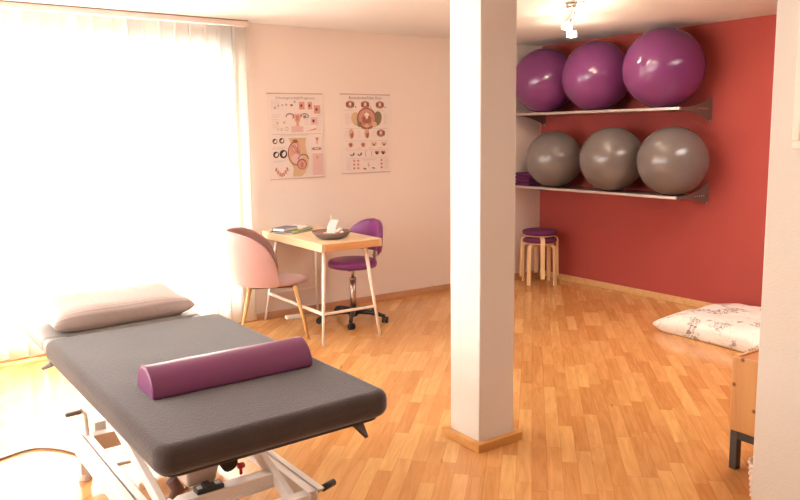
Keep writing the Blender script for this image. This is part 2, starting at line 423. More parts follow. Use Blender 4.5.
class Print:
    def __init__(s, w, h): s.bm = BM(); s.w = w; s.h = h; s.k = 0
    def pt(s, u, v): return (u*s.w, -.0012-.00006*s.k, -v*s.h)
    def poly(s, pts, mi):
        s.k += 1; f = s.bm.faces.new([s.bm.verts.new(s.pt(*p)) for p in pts]); f.material_index = mi
    def ell(s, u, v, a, b, mi, rot=0, n=18, t0=0, t1=2*PI):
        P = []
        for i in range(n):
            t = t0+(t1-t0)*i/(n if t1-t0 > 6 else n-1); x = a*math.cos(t); y = b*math.sin(t)
            P.append((u+x*math.cos(rot)-y*math.sin(rot), v+(x*math.sin(rot)+y*math.cos(rot))*s.w/s.h))
        s.poly(P, mi)
    def ring(s, u, v, a, b, w, mi, t0=0, t1=2*PI, n=20):
        s.k += 1; y = 0
        prev = None
        for i in range(n+1):
            t = t0+(t1-t0)*i/n
            A = s.bm.verts.new(s.pt(u+a*math.cos(t), v+b*math.sin(t)*s.w/s.h)); B = s.bm.verts.new(s.pt(u+(a-w)*math.cos(t), v+(b-w)*math.sin(t)*s.w/s.h))
            if prev: s.bm.faces.new((prev[0], A, B, prev[1])).material_index = mi
            prev = (A, B)
    def rect(s, u0, u1, v0, v1, mi): s.poly([(u0, v0), (u1, v0), (u1, v1), (u0, v1)], mi)
    def lines(s, u0, u1, v0, v1, n, mi=GR, th=.0016):
        for i in range(n):
            v = v0+(v1-v0)*(i+.5)/n; e = u1-(u1-u0)*random.choice([0, .05, .12, .3])
            s.rect(u0, e, v, v+th, mi)
def sheet(root, w, h, bend):
    bm = BM(); nx, nz = 8, 12
    g = [[bm.verts.new((w*i/nx, 0, -h*j/nz)) for j in range(nz+1)] for i in range(nx+1)]
    for i in range(nx):
        for j in range(nz): bm.faces.new((g[i][j], g[i+1][j], g[i+1][j+1], g[i][j+1]))
    o = obj('paper_sheet', bm, M_paper, root)
    md = o.modifiers.new('s', 'SOLIDIFY'); md.thickness = .0006
    for dims in ((-.002, w+.002, -.004, .004, -.010, 0), (0, w, -.003, .003, -h, -h+.006)):
        bm = BM(); box(bm, *dims); obj('hanging_strip', bm, mat('strip_grey', (196, 168, 156), .5), root, bev=.001)

# poster one : pregnancy chart
w, h = .53, .735
p1 = thing('wall_poster', 'left wall poster, anatomical pregnancy chart with a large side view of a womb', 'poster', (-3.247, -.006, 1.938))
p1.rotation_euler = (0, math.radians(-.6), 0)
sheet(p1, w, h, 0)
pr = Print(w, h)
pr.lines(.06, .22, .085, .19, 7); pr.lines(.06, .2, .24, .33, 5); pr.lines(.06, .2, .345, .42, 4)
for i, (u, v) in enumerate([(.13, .17), (.19, .145), (.26, .14), (.33, .135), (.41, .14), (.48, .10)]):
    pr.ell(u, v, .016, .016, VI if i % 2 else OL); pr.ell(u, v, .008, .008, CR)
pr.ell(.43, .14, .016, .016, DK)
for (u0, u1, v0, v1) in [(.56, .66, .10, .19), (.72, .80, .10, .19), (.83, .95, .14, .24), (.76, .89, .28, .37)]:
    pr.rect(u0, u1, v0, v1, SA if v0 < .2 else BL); pr.ell((u0+u1)/2-.01, (v0+v1)/2, .028, .034, RO); pr.ell((u0+u1)/2-.01, (v0+v1)/2, .015, .018, DK)
# uterus
pr.poly([(.45, .245), (.59, .245), (.57, .31), (.545, .35), (.545, .385), (.50, .385), (.50, .35), (.47, .31)], SA)
pr.poly([(.49, .26), (.55, .26), (.535, .32), (.505, .32)], RO)
for sgn in (-1, 1):
    c = .52+sgn*.135
    pr.ring(c, .27, .075, .05, .016, VI, PI*.9, 2.25*PI); pr.ell(c, .275, .034, .028, CR if sgn < 0 else GR)
pr.lines(.64, .74, .25, .38, 6)
for (u, v) in [(.16, .345), (.28, .34)]: pr.ell(u, v, .02, .02, TA)
for (u, v, r) in [(.17, .42, .012), (.23, .42, .02), (.32, .415, .03)]: pr.ring(u, v, r, r, .006, GR)
pr.rect(.40, .62, .385, .455, BL); pr.lines(.41, .61, .39, .45, 5, SA)
pr.poly([(.66, .45), (.86, .43), (.86, .405)], SA); pr.lines(.88, .97, .25, .45, 10)
pr.rect(.05, .95, .475, .478, GR); pr.rect(.2, .75, .485, .4865, GR); pr.rect(.2, .7, .495, .4965, GR)
for (u, v, r) in [(.10, .555, .043), (.22, .55, .045), (.11, .71, .052), (.24, .705, .068)]:
    pr.ell(u, v, r, r, DK); pr.ell(u+.012, v, r*.42, r*.65, CR, .4); pr.ell(u-.012, v+.006, r*.2, r*.4, BL)
pr.lines(.05, .3, .615, .65, 3); pr.lines(.05, .3, .775, .80, 2)
pr.poly([(.34, .52), (.66, .52), (.64, .60), (.66, .68), (.70, .76), (.69, .85), (.62, .94), (.56, .975), (.40, .97), (.42, .88), (.34, .76), (.33, .66), (.38, .58)], TA)
pr.ring(.47, .70, .15, .20, .018, BR, PI*.45, PI*1.6); pr.ell(.46, .66, .095, .15, SA, .1); pr.ell(.45, .62, .06, .10, RO); pr.ell(.45, .62, .045, .085, BL)
pr.ell(.46, .56, .05, .03, BR); pr.ell(.48, .76, .10, .075, BL); pr.ell(.57, .83, .09, .09, BR); pr.ell(.57, .835, .07, .07, SA); pr.ell(.57, .84, .035, .05, RO)
for i in range(6): pr.ring(.42+.02*i, .60+.02*i, .025, .03, .008, BR)
pr.ring(.60, .80, .11, .12, .012, DK, PI*1.1, PI*1.9)
for i in range(7):
    t = i/6; pr.ell(.10+.20*t, .88+.07*math.sin(t*PI), .014, .035, RO, .5-t); 
pr.ring(.20, .87, .11, .10, .02, SA, .1*PI, .9*PI)
pr.poly([(.83, .52), (.90, .52), (.88, .56), (.875, .60), (.855, .60), (.85, .56)], SA); pr.ell(.865, .54, .015, .02, RO)
pr.rect(.75, .95, .635, .675, BL); pr.ell(.85, .655, .085, .018, VI); pr.ell(.85, .655, .05, .008, CR)
pr.rect(.77, .96, .71, .97, BL); pr.lines(.78, .95, .72, .96, 16, SA); pr.ell(.86, .755, .03, .022, SA)
obj('printed_diagram', pr.bm, INK, p1)
bm = BM(); text_mesh(bm, 'Schwangerschaft/Pregnancy', .034, w*.5, -.052, -.002, 0); obj('title_text', bm, mat('title_ink', (150, 132, 136), .7), p1)

# poster two : pelvic floor chart
w2, h2 = .535, .72
p2 = thing('wall_poster', 'right wall poster, anatomical pelvic floor chart with rows of small brown drawings', 'poster', (-2.535, -.006, 1.948))
sheet(p2, w2, h2, 0)
pr = Print(w2, h2)
pr.lines(.15, .85, .07, .075, 1)
def pelvis(u, v, s):
    pr.ell(u, v, s*1.15, s*.85, OL); pr.ell(u, v, s*.85, s*.72, TA); pr.ell(u-s*.8, v, s*.35, s*.62, BR); pr.ell(u+s*.8, v, s*.35, s*.62, BR)
    pr.ell(u, v, s*.5, s*.66, RO); pr.ell(u, v-s*.1, s*.2, s*.4, CR); pr.ring(u, v, s*.75, s*.6, s*.1, DK)
for u, c in ((.19, 0), (.49, 0), (.79, 1)):
    pelvis(u, .135, .075)
    pr.ell(u+.11, .165, .011, .011, DK); pr.lines(u-.12, u+.12, .195, .215, 2)
pr.ell(.30, .315, .09, .12, TA, -.3); pr.ell(.73, .31, .09, .13, OL, .3); pr.ell(.515, .31, .20, .19, BR); pr.ell(.515, .305, .165, .155, SA)
pr.poly([(.515, .20), (.62, .30), (.58, .40), (.45, .40), (.41, .30)], RO); pr.rect(.51, .52, .20, .41, CR)
for i in range(5): pr.ring(.515, .305, .06+.03*i, .06+.025*i, .006, BR)
pr.ell(.515, .27, .05, .05, CR); pr.ell(.515, .345, .045, .035, BR); pr.ell(.46, .32, .03, .06, BR, .3); pr.ell(.57, .32, .03, .06, BR, -.3)
for k in range(12): pr.rect(.36+.026*k, .363+.026*k, .25+.01*abs(k-6), .39-.012*abs(k-6), (BR, GR)[k % 2])
pr.ell(.515, .40, .05, .03, TA); pr.ell(.37, .38, .05, .05, OL); pr.ell(.67, .385, .05, .05, TA)
pr.lines(.08, .20, .24, .38, 9); pr.lines(.86, .94, .24, .38, 9)
pr.rect(.06, .95, .435, .437, GR)
for u in (.20, .51): pr.ell(u, .50, .05, .085, TA); pr.ell(u+.01, .51, .03, .06, BR); pr.ell(u, .475, .025, .03, SA)
pelvis(.80, .495, .075)
for u0 in (.06, .32, .62): pr.lines(u0, u0+.07, .46, .55, 5)
pr.rect(.06, .95, .59, .592, GR)
for u in (.18, .43): pr.ell(u, .635, .05, .035, SA); pr.ell(u, .64, .025, .03, BR); pr.ell(u, .66, .03, .014, RO)
for u in (.65, .86): pr.ell(u-.025, .63, .025, .035, TA, -.5); pr.ell(u+.025, .63, .025, .035, TA, .5); pr.ell(u, .645, .02, .018, BR)
for u0 in (.06, .30, .54, .75): pr.lines(u0, u0+.09, .675, .69, 2)
pr.rect(.06, .95, .705, .707, GR)
for u in (.20, .35): pr.ring(u, .745, .045, .05, .022, BR, -.1*PI, .9*PI); pr.ell(u+.035, .755, .015, .02, DK)
pr.ring(.49, .755, .025, .05, .008, BR, .5*PI, 1.5*PI); pr.rect(.595, .603, .72, .79, BR)
for u in (.71, .84): pr.ell(u-.02, .74, .025, .025, BR); pr.ell(u+.02, .74, .025, .025, RO); pr.ell(u, .755, .022, .02, DK)
pr.rect(.06, .95, .81, .812, GR)
for r_ in range(3):
    for u in (.24, .32, .80): pr.ell(u, .84+.047*r_, .026, .020, SA); pr.ell(u, .845+.047*r_, .014, .012, RO)
pr.lines(.08, .19, .83, .96, 9); pr.lines(.86, .95, .83, .96, 9); pr.lines(.40, .70, .825, .84, 2)
pr.rect(.528, .534, .86, .93, GR); pr.ell(.45, .945, .035, .014, BR, .3); pr.ell(.63, .94, .035, .012, OL, .2); pr.ell(.53, .90, .02, .02, SA)
obj('printed_diagram', pr.bm, INK, p2)
bm = BM(); text_mesh(bm, 'Beckenboden/Pelvic Floor', .034, w2*.5, -.046, -.002, 0); obj('title_text', bm, mat('title_ink_2', (96, 78, 78), .7), p2)

# ------------------------------------------------------------------ ball shelves
def wall_shelf(z, label, y0, y1, zt, zb):
    s = thing('wall_shelf', label, 'shelf', (0, 0, z), group=None)
    bm = BM(); box(bm, -.44, -.02, y1, y0, -.012, 0); obj('shelf_board', bm, M_shelf, s, bev=.002)
    bm = BM(); box(bm, -.455, -.44, y1-.004, y0, -.018, .008); obj('front_rail', bm, mat('alu', (205, 198, 194), .3, metal=.8), s, bev=.003)
    for yb in (y1-.012, y0-.03):
        bm = BM(); n = 10
        top = [(-.44+.44*i/n, .006+(zt-.006)*(i/n)**2.2) for i in range(n+1)]
        bot = [(-.44+.44*i/n, -.02-(zb-.02)*(i/n)**2.0) for i in range(n+1)]
        zz = top if yb == y1-.012 else [(x, -.014) for x, _ in top]
        prism(bm, zz+bot[::-1], yb, yb+.008, axis=1)
        b = obj('bracket', bm, M_brk, s)
        for i in range(5):
            bm = BM(); tube(bm, [(-.20+.032*i, yb-.003, -.004), (-.20+.032*i, yb+.001, -.004)], .007, 8); obj('screw', bm, M_chrome, b)
        bm = BM(); tube(bm, [(-.02, yb-.004, -zb+.015), (-.02, yb+.001, -zb+.015)], .012, 10); obj('screw', bm, M_chrome, b)
    return s
s1 = wall_shelf(1.775, 'upper silver wall shelf on the red wall, carrying the purple exercise balls', -.04, -2.03, .095, .125)
s2 = wall_shelf(1.022, 'lower silver wall shelf on the red wall, carrying the grey exercise balls', -.04, -2.03, .11, .085)

def gym_ball(y, r, ztop, m, label, grp, rot, x=None):
    x = -(r+.012) if x is None else x
    bm = BM(); bmesh.ops.create_uvsphere(bm, u_segments=64, v_segments=48, radius=r)
    o = obj('exercise_ball', bm, m, smooth=True); o.location = (x, y, ztop+r); o.rotation_euler = rot
    tag(o, label, 'exercise ball', grp)
    return o
gp, gg = 'purple exercise balls on the upper shelf', 'grey exercise balls on the lower shelf'
gym_ball(-.375, .326, 1.776, M_ballP, 'purple exercise ball nearest the room corner, on upper shelf', gp, (1.2, .5, 0))
gym_ball(-1.045, .326, 1.776, M_ballP, 'purple exercise ball in the middle of the upper shelf', gp, (1.0, .7, .3))
gym_ball(-1.79, .343, 1.776, M_ballP, 'largest purple exercise ball, at the right end of the upper shelf', gp, (.9, .6, .8))
gym_ball(-.530, .287, 1.023, M_ballG, 'grey exercise ball on the lower shelf beside the folded purple blanket', gg, (1.2, .75, .2), x=-.34)
gym_ball(-1.255, .302, 1.023, M_ballG, 'grey exercise ball in the middle of the lower shelf', gg, (1.2, .7, .2), x=-.34)
gym_ball(-1.905, .300, 1.023, M_ballG, 'grey exercise ball at the right end of the lower shelf', gg, (1.0, .8, .6), x=-.34)
# folded blanket
bt = thing('folded_blanket', 'folded purple blanket lying in the corner end of the lower shelf', 'blanket', (-.22, -.14, 1.023))
for k in range(4):
    bm = BM(); box(bm, -.20+.004*(k % 2), .20, -.105, .105, .035*k+.0005, .035*k+.034)
    obj('fold', bm, mat('purple_fleece', (92, 28, 78), .95, bump=(200, .3, .004)), bt, bev=.014, seg=4)

# ------------------------------------------------------------------ stacked stools
def stool(name, label, loc, rz, grp):
    s = thing(name, label, 'stool', loc, rz, grp)
    hgt = .475
    bm = BM(); R = .165
    lathe(bm, [(0, hgt-.045), (R-.012, hgt-.045), (R-.008, hgt-.04), (R-.008, hgt-.034), (R-.012, hgt-.030), (0, hgt-.030)], 40)
    obj('seat', bm, M_stoolwood, s)
    bm = BM()
    lathe(bm, [(0, hgt-.030), (R-.005, hgt-.032), (R+.012, hgt-.022), (R+.016, hgt-.004), (R+.010, hgt+.012), (R-.02, hgt+.022), (0, hgt+.026)], 40)
    obj('cushion', bm, M_stoolpad, s)
    for k in range(4):
        a = PI/2*k; bm = BM()
        ro, th, zt = .195, .022, hgt-.045
        prof = [(.03, zt), (ro-.05, zt), (ro-.025, zt-.006), (ro-.008, zt-.02), (ro, zt-.045), (ro+.008, .0)]
        inn = [(.03, zt-th), (ro-.055, zt-th), (ro-.038, zt-th-.004), (ro-.028, zt-th-.012), (ro-th, zt-.055), (ro-th+.008, .0)]
        prism(bm, prof+inn[::-1], -.022, .022, axis=1)
        bm.transform(Matrix.Rotation(a, 4, 'Z'))
        obj('leg', bm, M_stoolwood, s, bev=.004)
    return s
g = 'stacked bentwood stools'
st = stool('stool', 'lower of two stacked round stools, purple cushion, standing on the floor in the corner', (-.34, -.335, 0), math.radians(12), g)
dup(st, (-.34, -.335, .078), math.radians(55), 'upper of two stacked round stools, purple cushion, set on top of the other stool')

# ------------------------------------------------------------------ floor cushion
def cushion_mesh(bm, lx, ly, hz, n=4.0, seg=28, pinch=.06, wob=.0, seed=0, e=2.6, tilt=0):
    grid = {}
    for side in (1, -1):
        for i in range(seg+1):
            for j in range(seg+1):
                edge = i in (0, seg) or j in (0, seg)
                if side == -1 and edge: grid[side, i, j] = grid[1, i, j]; continue
                u = 2*i/seg-1; v = 2*j/seg-1
                u = math.sin(u*PI/2); v = math.sin(v*PI/2)
                hgt = max(0, (1-abs(u)**n)*(1-abs(v)**n))**(1/e)
                x = u*lx/2*(1-pinch*(1-abs(v)**2)*0-pinch*(abs(u)**3)*(1-v*v)); y = v*ly/2*(1-pinch*(abs(v)**3)*(1-u*u))
                nz = noise.noise(Vector((x*5+seed, y*5, side*3)))*wob
                grid[side, i, j] = bm.verts.new((x, y, side*hz/2*hgt+nz*hgt))
    for side in (1, -1):
        for i in range(seg):
            for j in range(seg):
                q = [grid[side, i, j], grid[side, i+1, j], grid[side, i+1, j+1], grid[side, i, j+1]]
                f = bm.faces.new(q if side == 1 else q[::-1]); f.smooth = True
bm = BM(); cushion_mesh(bm, .96, 1.08, .21, wob=.03, n=5)
for v in bm.verts:      # a heavy cushion lies flat on its underside
    v.co.z = max(v.co.z, -.055)*1.0
M_floral = floral_material()
fc = obj('floor_cushion', bm, M_floral, smooth=True); fc.location = (-.55, -2.80, .056)
fc.rotation_euler = (0, 0, math.radians(-3))
tag(fc, 'white floor cushion with grey floral print lying on the parquet by the red wall', 'cushion')

# ------------------------------------------------------------------ pine box bench behind the partition
bx = thing('pine_bench', 'pine box bench on dark iron legs partly behind the cream partition', 'bench', (-2.80, -3.985, 0))
bm = BM(); z0, z1 = .19, .545; L_, D_ = .95, .40; tk = .02
for k in range(6):
    y = -L_*k/6; box(bm, 0, tk, y-L_/6+.004, y, z0, z1)
    box(bm, D_-tk, D_, y-L_/6+.002, y, z0, z1)
box(bm, tk, D_-tk, -tk, 0, z0, z1); box(bm, tk, D_-tk, -L_, -L_+tk, z0, z1)
obj('plank_panel', bm, M_pine, bx, bev=.005)
bm = BM(); box(bm, tk, D_-tk, -L_+tk, -tk, z1-.03, z1-.008); obj('top_board', bm, wood('pine_top', (196, 124, 66), (212, 142, 82), .45), bx)
for (x, y) in ((.005, -.04), (D_-.045, -.04), (.005, -L_+.005), (D_-.045, -L_+.005)):
    bm = BM(); box(bm, x, x+.04, y, y+.035, 0, z0); obj('leg', bm, M_iron, bx, bev=.002)
bm = BM(); box(bm, .008, .04, -L_+.04, -.04, z0-.04, z0); box(bm, D_-.042, D_-.01, -L_+.04, -.04, z0-.04, z0)
obj('rail', bm, M_iron, bx, bev=.002)

# small white wicker basket by the bench
bk = thing('wicker_basket', 'small white woven basket on the floor at the foot of the cream partition', 'basket', (-2.935, -4.27, 0))
bm = BM(); n = 16
for k in range(n):
    a = 2*PI*k/n
    tube(bm, [((.072+.016*z)*math.cos(a), (.072+.016*z)*math.sin(a), .16*z) for z in (0, .25, .5, .75, 1)], .0035, 6)
for j in range(13):
    z = .006+j*.0125; r0 = .072+.016*z/.16
    tube(bm, [((r0+.004*(1 if (k+j) % 2 else -1))*math.cos(PI*k/n), (r0+.004*(1 if (k+j) % 2 else -1))*math.sin(PI*k/n), z) for k in range(2*n)], .0062, 6, closed=True)
lathe(bm, [(0, .003), (.07, .003)], 24)
M_wick = mat('white_wicker', (238, 214, 196), .7)
obj('woven_body', bm, M_wick, bk)
bm = BM(); tube(bm, [(-.086*math.cos(t), 0, .15+.10*math.sin(t)) for t in [PI*i/14 for i in range(15)]], .007, 8)
bm.transform(Matrix.Rotation(.6, 4, 'Z')); obj('handle', bm, mat('tan_wicker', (222, 168, 126), .6), bk)

# framed picture on the partition
fp = thing('picture_frame', 'cream framed picture hanging on the partition wall, cut by the right photo edge', 'picture', (PX, -4.443, 0))
bm = BM(); z0, z1, wd, fw = 1.515, 2.02, .40, .028
box(bm, -.022, 0, -wd, 0, z0, z0+fw); box(bm, -.022, 0, -wd, 0, z1-fw, z1); box(bm, -.022, 0, -fw, 0, z0+fw, z1-fw); box(bm, -.022, 0, -wd, -wd+fw, z0+fw, z1-fw)
obj('frame', bm, mat('cream_frame', (240, 222, 204), .5), fp, bev=.004)
bm = BM(); box(bm, -.012, 0, -wd+fw, -fw, z0+fw, z1-fw); obj('print', bm, mat('frame_print', (222, 200, 182), .6, var=(12, .25)), fp)

# ------------------------------------------------------------------ ceiling spot track
tk_ = thing('ceiling_spot_track', 'chrome ceiling spot rail with glowing square glass lamps near the red wall', 'ceiling light', (0, 0, 0))
A = Vector((-2.55, -2.85, 2.455)); B = Vector((-1.02, -1.28, 2.455)); dirv = (B-A).normalized(); sd = Vector((dirv.y, -dirv.x, 0))
bm = BM(); tube(bm, [A, B], .010, 8); 
for t in (.1, .9): tube(bm, [A.lerp(B, t), A.lerp(B, t)+Vector((0, 0, .045))], .007, 8)
lathe(bm, [(0, 0), (.06, 0), (.06, .03), (0, .03)], 24, c=A.lerp(B, .5)+Vector((0, 0, .012)))
obj('rail', bm, M_chrome, tk_)
lamp_pts = []
for i, (px_, t, s_, dz) in enumerate([(0, .34, .03, -.035), (0, .53, .05, -.035), (0, .67, -.03, -.055), (0, .9, .035, -.055), (0, .08, -.05, -.04)]):
    p = A.lerp(B, t); q = p+sd*s_+Vector((0, 0, dz))
    bm = BM(); tube(bm, [p, p+Vector((0, 0, -.02)), q+Vector((0, 0, .035)), q+Vector((0, 0, .02))], .006, 8); box(bm, -.018, .018, -.018, .018, .016, .03, M=T(q))
    hd = obj('lamp_head', bm, M_chrome, tk_, smooth=False)
    bm = BM(); box(bm, -.030, .030, -.030, .030, -.034, .016, M=T(q)); obj('glass_shade', bm, M_glass, hd, bev=.006)
    lamp_pts.append(q)

# ------------------------------------------------------------------ desk
DX0, DX1, DY0, DY1, DZ = -3.338, -2.800, -1.055, -.008, .778
dk = thing('writing_desk', 'small desk with bamboo top and slanted white legs by the poster wall', 'desk', (0, 0, 0))
bm = BM(); box(bm, DX0, DX1, DY0+.001, DY1, DZ-.062, DZ); obj('desktop', bm, M_bamboo, dk, bev=.004)
bm = BM(); box(bm, DX0+.03, DX1-.03, DY0-.006, DY0+.0, DZ-.056, DZ-.006); obj('drawer_front', bm, M_bamboo_shaded, dk, bev=.002)
ix, iy = .085, .12
corners = {}
for nm, (cx, cy, sx, sy) in dict(N=(DX0, DY0, 1, 1), R=(DX1, DY0, -1, 1), L=(DX0, DY1, 1, -1), B=(DX1, DY1, -1, -1)).items():
    top = Vector((cx+sx*ix, cy+sy*iy, DZ-.06)); bot = Vector((cx+(.0 if sx > 0 else -.025), cy+sy*.012, 0))
    corners[nm] = (top, bot)
    bm = BM(); tube(bm, [bot, bot.lerp(top, .5), top], [.010, .0135, .0165], 12); obj('leg', bm, M_desk_leg, dk)
def on(nm, z):
    t, b = corners[nm]; return b.lerp(t, (z-b.z)/(t.z-b.z))
bm = BM(); bar(bm, on('N', .235), on('L', .235), .014, .024); obj('stretcher', bm, M_desk_leg, dk, bev=.003)
bm = BM(); bar(bm, on('N', .235), on('R', .235), .014, .02); obj('stretcher', bm, M_desk_leg, dk, bev=.003)
bm = BM(); bar(bm, on('L', .235), on('B', .235), .014, .02); obj('stretcher', bm, M_desk_leg, dk, bev=.003)

# ------------------------------------------------------------------ magazines, book and bowl on the desk
def book(name, label, cat, cx, cy, z, w_, l_, t_, rz, cov, grp):
    b = thing(name, label, cat, (cx, cy, z), rz, grp)
    bm = BM(); box(bm, -w_/2, w_/2, -l_/2, l_/2, 0, .002); box(bm, -w_/2, w_/2, -l_/2, l_/2, t_-.002, t_); box(bm, -w_/2, -w_/2+.002, -l_/2, l_/2, .002, t_-.002)
    obj('cover', bm, cov, b)
    bm = BM(); box(bm, -w_/2+.002, w_/2-.004, -l_/2+.004, l_/2-.004, .002, t_-.002); obj('page_block', bm, mat('page_white', (244, 240, 234), .7), b)
    return b
zz = DZ
gbook = 'magazines piled on the desk'
book('magazine', 'dark blue magazine at the bottom of the pile on the desk', 'magazine', -3.165, -.235, zz, .23, .30, .012, math.radians(-62), mat('blue_cover', (52, 58, 92), .4), gbook); zz += .012
book('magazine', 'green and white magazine in the middle of the pile on the desk', 'magazine', -3.155, -.23, zz, .21, .29, .010, math.radians(-56), mat('green_cover', (150, 176, 60), .4), gbook); zz += .010
book('magazine', 'pale grey magazine at the right of the pile on the desk', 'magazine', -3.075, -.17, zz, .17, .25, .006, math.radians(-50), mat('pale_cover', (214, 206, 198), .4), gbook)
book('book', 'thick white paged book on the left of the magazine pile on the desk', 'book', -3.245, -.27, zz, .12, 0.19, .026, math.radians(-62), mat('slate_cover', (92, 96, 128), .4), gbook)

BX, BY = -3.108, -.800
bw = thing('shallow_bowl', 'shallow dark grey bowl of red and white sweets on the desk', 'bowl', (BX, BY, DZ))
bm = BM(); lathe(bm, [(0, 0), (.085, 0), (.125, .018), (.150, .048), (.154, .058), (.149, .058), (.118, .024), (.072, .010), (0, .009)], 40)
obj('bowl_body', bm, mat('grey_brown_stoneware', (128, 112, 104), .5, bump=(60, .3, .003)), bw)
gs = 'wrapped sweets in the bowl'
M_rc = mat('sweet_red', (206, 92, 84), .4); M_wc = mat('sweet_white', (238, 222, 212), .4)
spots = [(-.10, .02, 0), (-.075, -.03, 1), (-.065, .03, 0), (-.045, -.005, 1), (-.03, .045, 0), (.045, -.03, 0), (.06, .0, 1), (.035, .035, 0), (.075, -.035, 1), (.02, -.06, 0), (-.03, -.055, 1)]
sweets = []
for i, (x, y, c) in enumerate(spots):
    bm = BM(); bmesh.ops.create_uvsphere(bm, u_segments=12, v_segments=8, radius=.015)
    o = obj('sweet', bm, M_wc if c else M_rc, smooth=True); rr = math.hypot(x, y)
    o.location = (BX+x, BY+y, DZ+.036+max(0, rr-.07)*.35)
    tag(o, '%s sweet lying in the shallow grey bowl on the desk' % ('small white' if c else 'small red'), 'sweet', '%s sweets in the bowl' % ('white' if c else 'red'))
# white paper sail ornament
sl = thing('sail_ornament', 'tall white folded paper sail standing in the grey bowl', 'ornament', (BX+.005, BY, DZ+.0095), math.radians(-35))
bm = BM()
prof = [(-.030, 0), (.030, 0), (.024, .035), (.030, .07), (.044, .105), (.052, .118), (.0, .122), (-.016, .105), (-.032, .07), (-.036, .035)]
prism(bm, [(a*1.15, b*1.12) for a, b in prof], -.006, .006, axis=1); obj('sail', bm, mat('white_card', (246, 240, 234), .6), sl, bev=.002)
bm = BM(); tube(bm, [(-.004, 0, .132), (-.004, 0, .170)], .004, 8); obj('mast', bm, mat('white_card', (246, 240, 234), .6), sl)
tg = BM(); box(tg, -.03, .03, -.018, .018, 0, .012)
to = obj('white_card_box', tg, mat('white_card', (246, 240, 234), .6), bev=.003); to.location = (BX+.085, BY+.028, DZ+.05); to.rotation_euler = (.0, -.25, .4)
tag(to, 'small white carton lying in the right side of the grey bowl', 'box')

# power adapter on the floor
ad = thing('power_strip', 'small white power adapter lying on the floor under the desk', 'power strip', (-3.12, -.12, 0), math.radians(-10))
bm = BM(); box(bm, -.07, .07, -.03, .03, 0, .03); obj('adapter_body', bm, mat('adapter_white', (236, 222, 206), .4), ad, bev=.008, seg=3)
bm = BM(); tube(bm, [(.07, 0, .012), (.12, .01, .006), (.18, .03, .006), (.26, .035, .006)], .004, 8); obj('lead', bm, mat('adapter_lead', (200, 180, 160), .5), ad)

# ------------------------------------------------------------------ pink shell chair
ch = thing('shell_chair', 'pink velvet shell chair with wooden legs pulled up to the desk', 'chair', (-3.505, -.475, 0), math.radians(-25))
def shell_pt(phi, t, off):
    """phi from the back (pi) round to the sides, t 0 bottom .. 1 rim"""
    a = abs(phi)
    q = (1-math.cos(a))/(1-math.cos(mx_)); rim = .50+.358*max(0, 1-q**2.1)**.62
    z = .425+(rim-.425)*t
    lean = .06*t*math.cos(phi*.5)
    r = .235+off+lean+.02*math.sin(t*PI)
    x = -math.cos(phi)*r*1.02; y = math.sin(phi)*r*1.06
    if a > PI/2: x = -math.cos(phi)*r*.75
    return (x, y, z)
mx_ = 1.95
bm = BM(); NP, NT = 48, 14
out_, in_ = [], []
for i in range(NP+1):
    phi = -mx_+2*mx_*i/NP
    out_.append([bm.verts.new(shell_pt(phi, j/NT, 0.0)) for j in range(NT+1)])
    in_.append([bm.verts.new(Vector(shell_pt(phi, j/NT, -.032))) for j in range(NT+1)])
for i in range(NP):
    for j in range(NT):
        bm.faces.new((out_[i][j], out_[i+1][j], out_[i+1][j+1], out_[i][j+1])).smooth = True
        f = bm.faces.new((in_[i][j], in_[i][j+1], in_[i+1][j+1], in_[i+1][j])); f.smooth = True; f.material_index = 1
    for jj in (0, NT):
        f = bm.faces.new((out_[i][jj], out_[i+1][jj], in_[i+1][jj], in_[i][jj])); f.smooth = True
for i in (0, NP):
    for j in range(NT):
        bm.faces.new((out_[i][j], out_[i][j+1], in_[i][j+1], in_[i][j])).smooth = True
bm.transform(Matrix.Diagonal((1.12, 1.04, 1, 1)))
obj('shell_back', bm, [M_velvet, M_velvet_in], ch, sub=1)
bm = BM()
pr_ = [(0, .42), (.19, .42), (.215, .425), (.225, .435), (.225, .450), (.20, .462), (.16, .472), (0, .474)]
lathe(bm, pr_, 36)
for v in bm.verts:
    if v.co.x > 0: v.co.x *= 1.38
obj('seat', bm, M_velvet, ch, smooth=True)
bm = BM(); box(bm, -.16, .22, -.16, .16, .405, .424); obj('under_frame', bm, mat('chair_frame_dark', (90, 60, 52), .6), ch)
for sx in (-1, 1):
    for sy in (-1, 1):
        bm = BM(); tube(bm, [(.03+sx*.265, sy*.215, 0), (.03+sx*.17, sy*.16, .42)], [.010, .017], 12)
        obj('leg', bm, M_oak_leg, ch)

# ------------------------------------------------------------------ purple swivel stool
sw = thing('swivel_stool', 'purple swivel stool with backrest on a black five-star castor base', 'stool', (-2.745, -.51, 0))
bm = BM()
lathe(bm, [(0, .04), (.0, .04), (.03, .04), (.042, .055), (.042, .09), (.03, .11), (0, .11)], 20)
for k in range(5):
    a = math.radians(18+72*k); c, s_ = math.cos(a), math.sin(a)
    tube(bm, [(.02*c, .02*s_, .085), (.14*c, .14*s_, .085), (.23*c, .23*s_, .074), (.285*c, .285*s_, .060)], [.024, .02, .017, .015], 10)
obj('star_base', bm, M_black, sw)
for k in range(5):
    a = math.radians(18+72*k); c, s_ = math.cos(a), math.sin(a)
    cas = BM(); ang = a+.8+k
    M0 = T((.285*c, .285*s_, 0)) @ Matrix.Rotation(ang, 4, 'Z')
    for sy in (-1, 1):
        tube(cas, [M0 @ Vector((-.012, sy*.007, .026)), M0 @ Vector((-.012, sy*.024, .026))], .026, 18)
    tube(cas, [M0 @ Vector((0, 0, .045)), M0 @ Vector((0, 0, .06))], .009, 8)
    obj('castor', cas, M_black, sw)
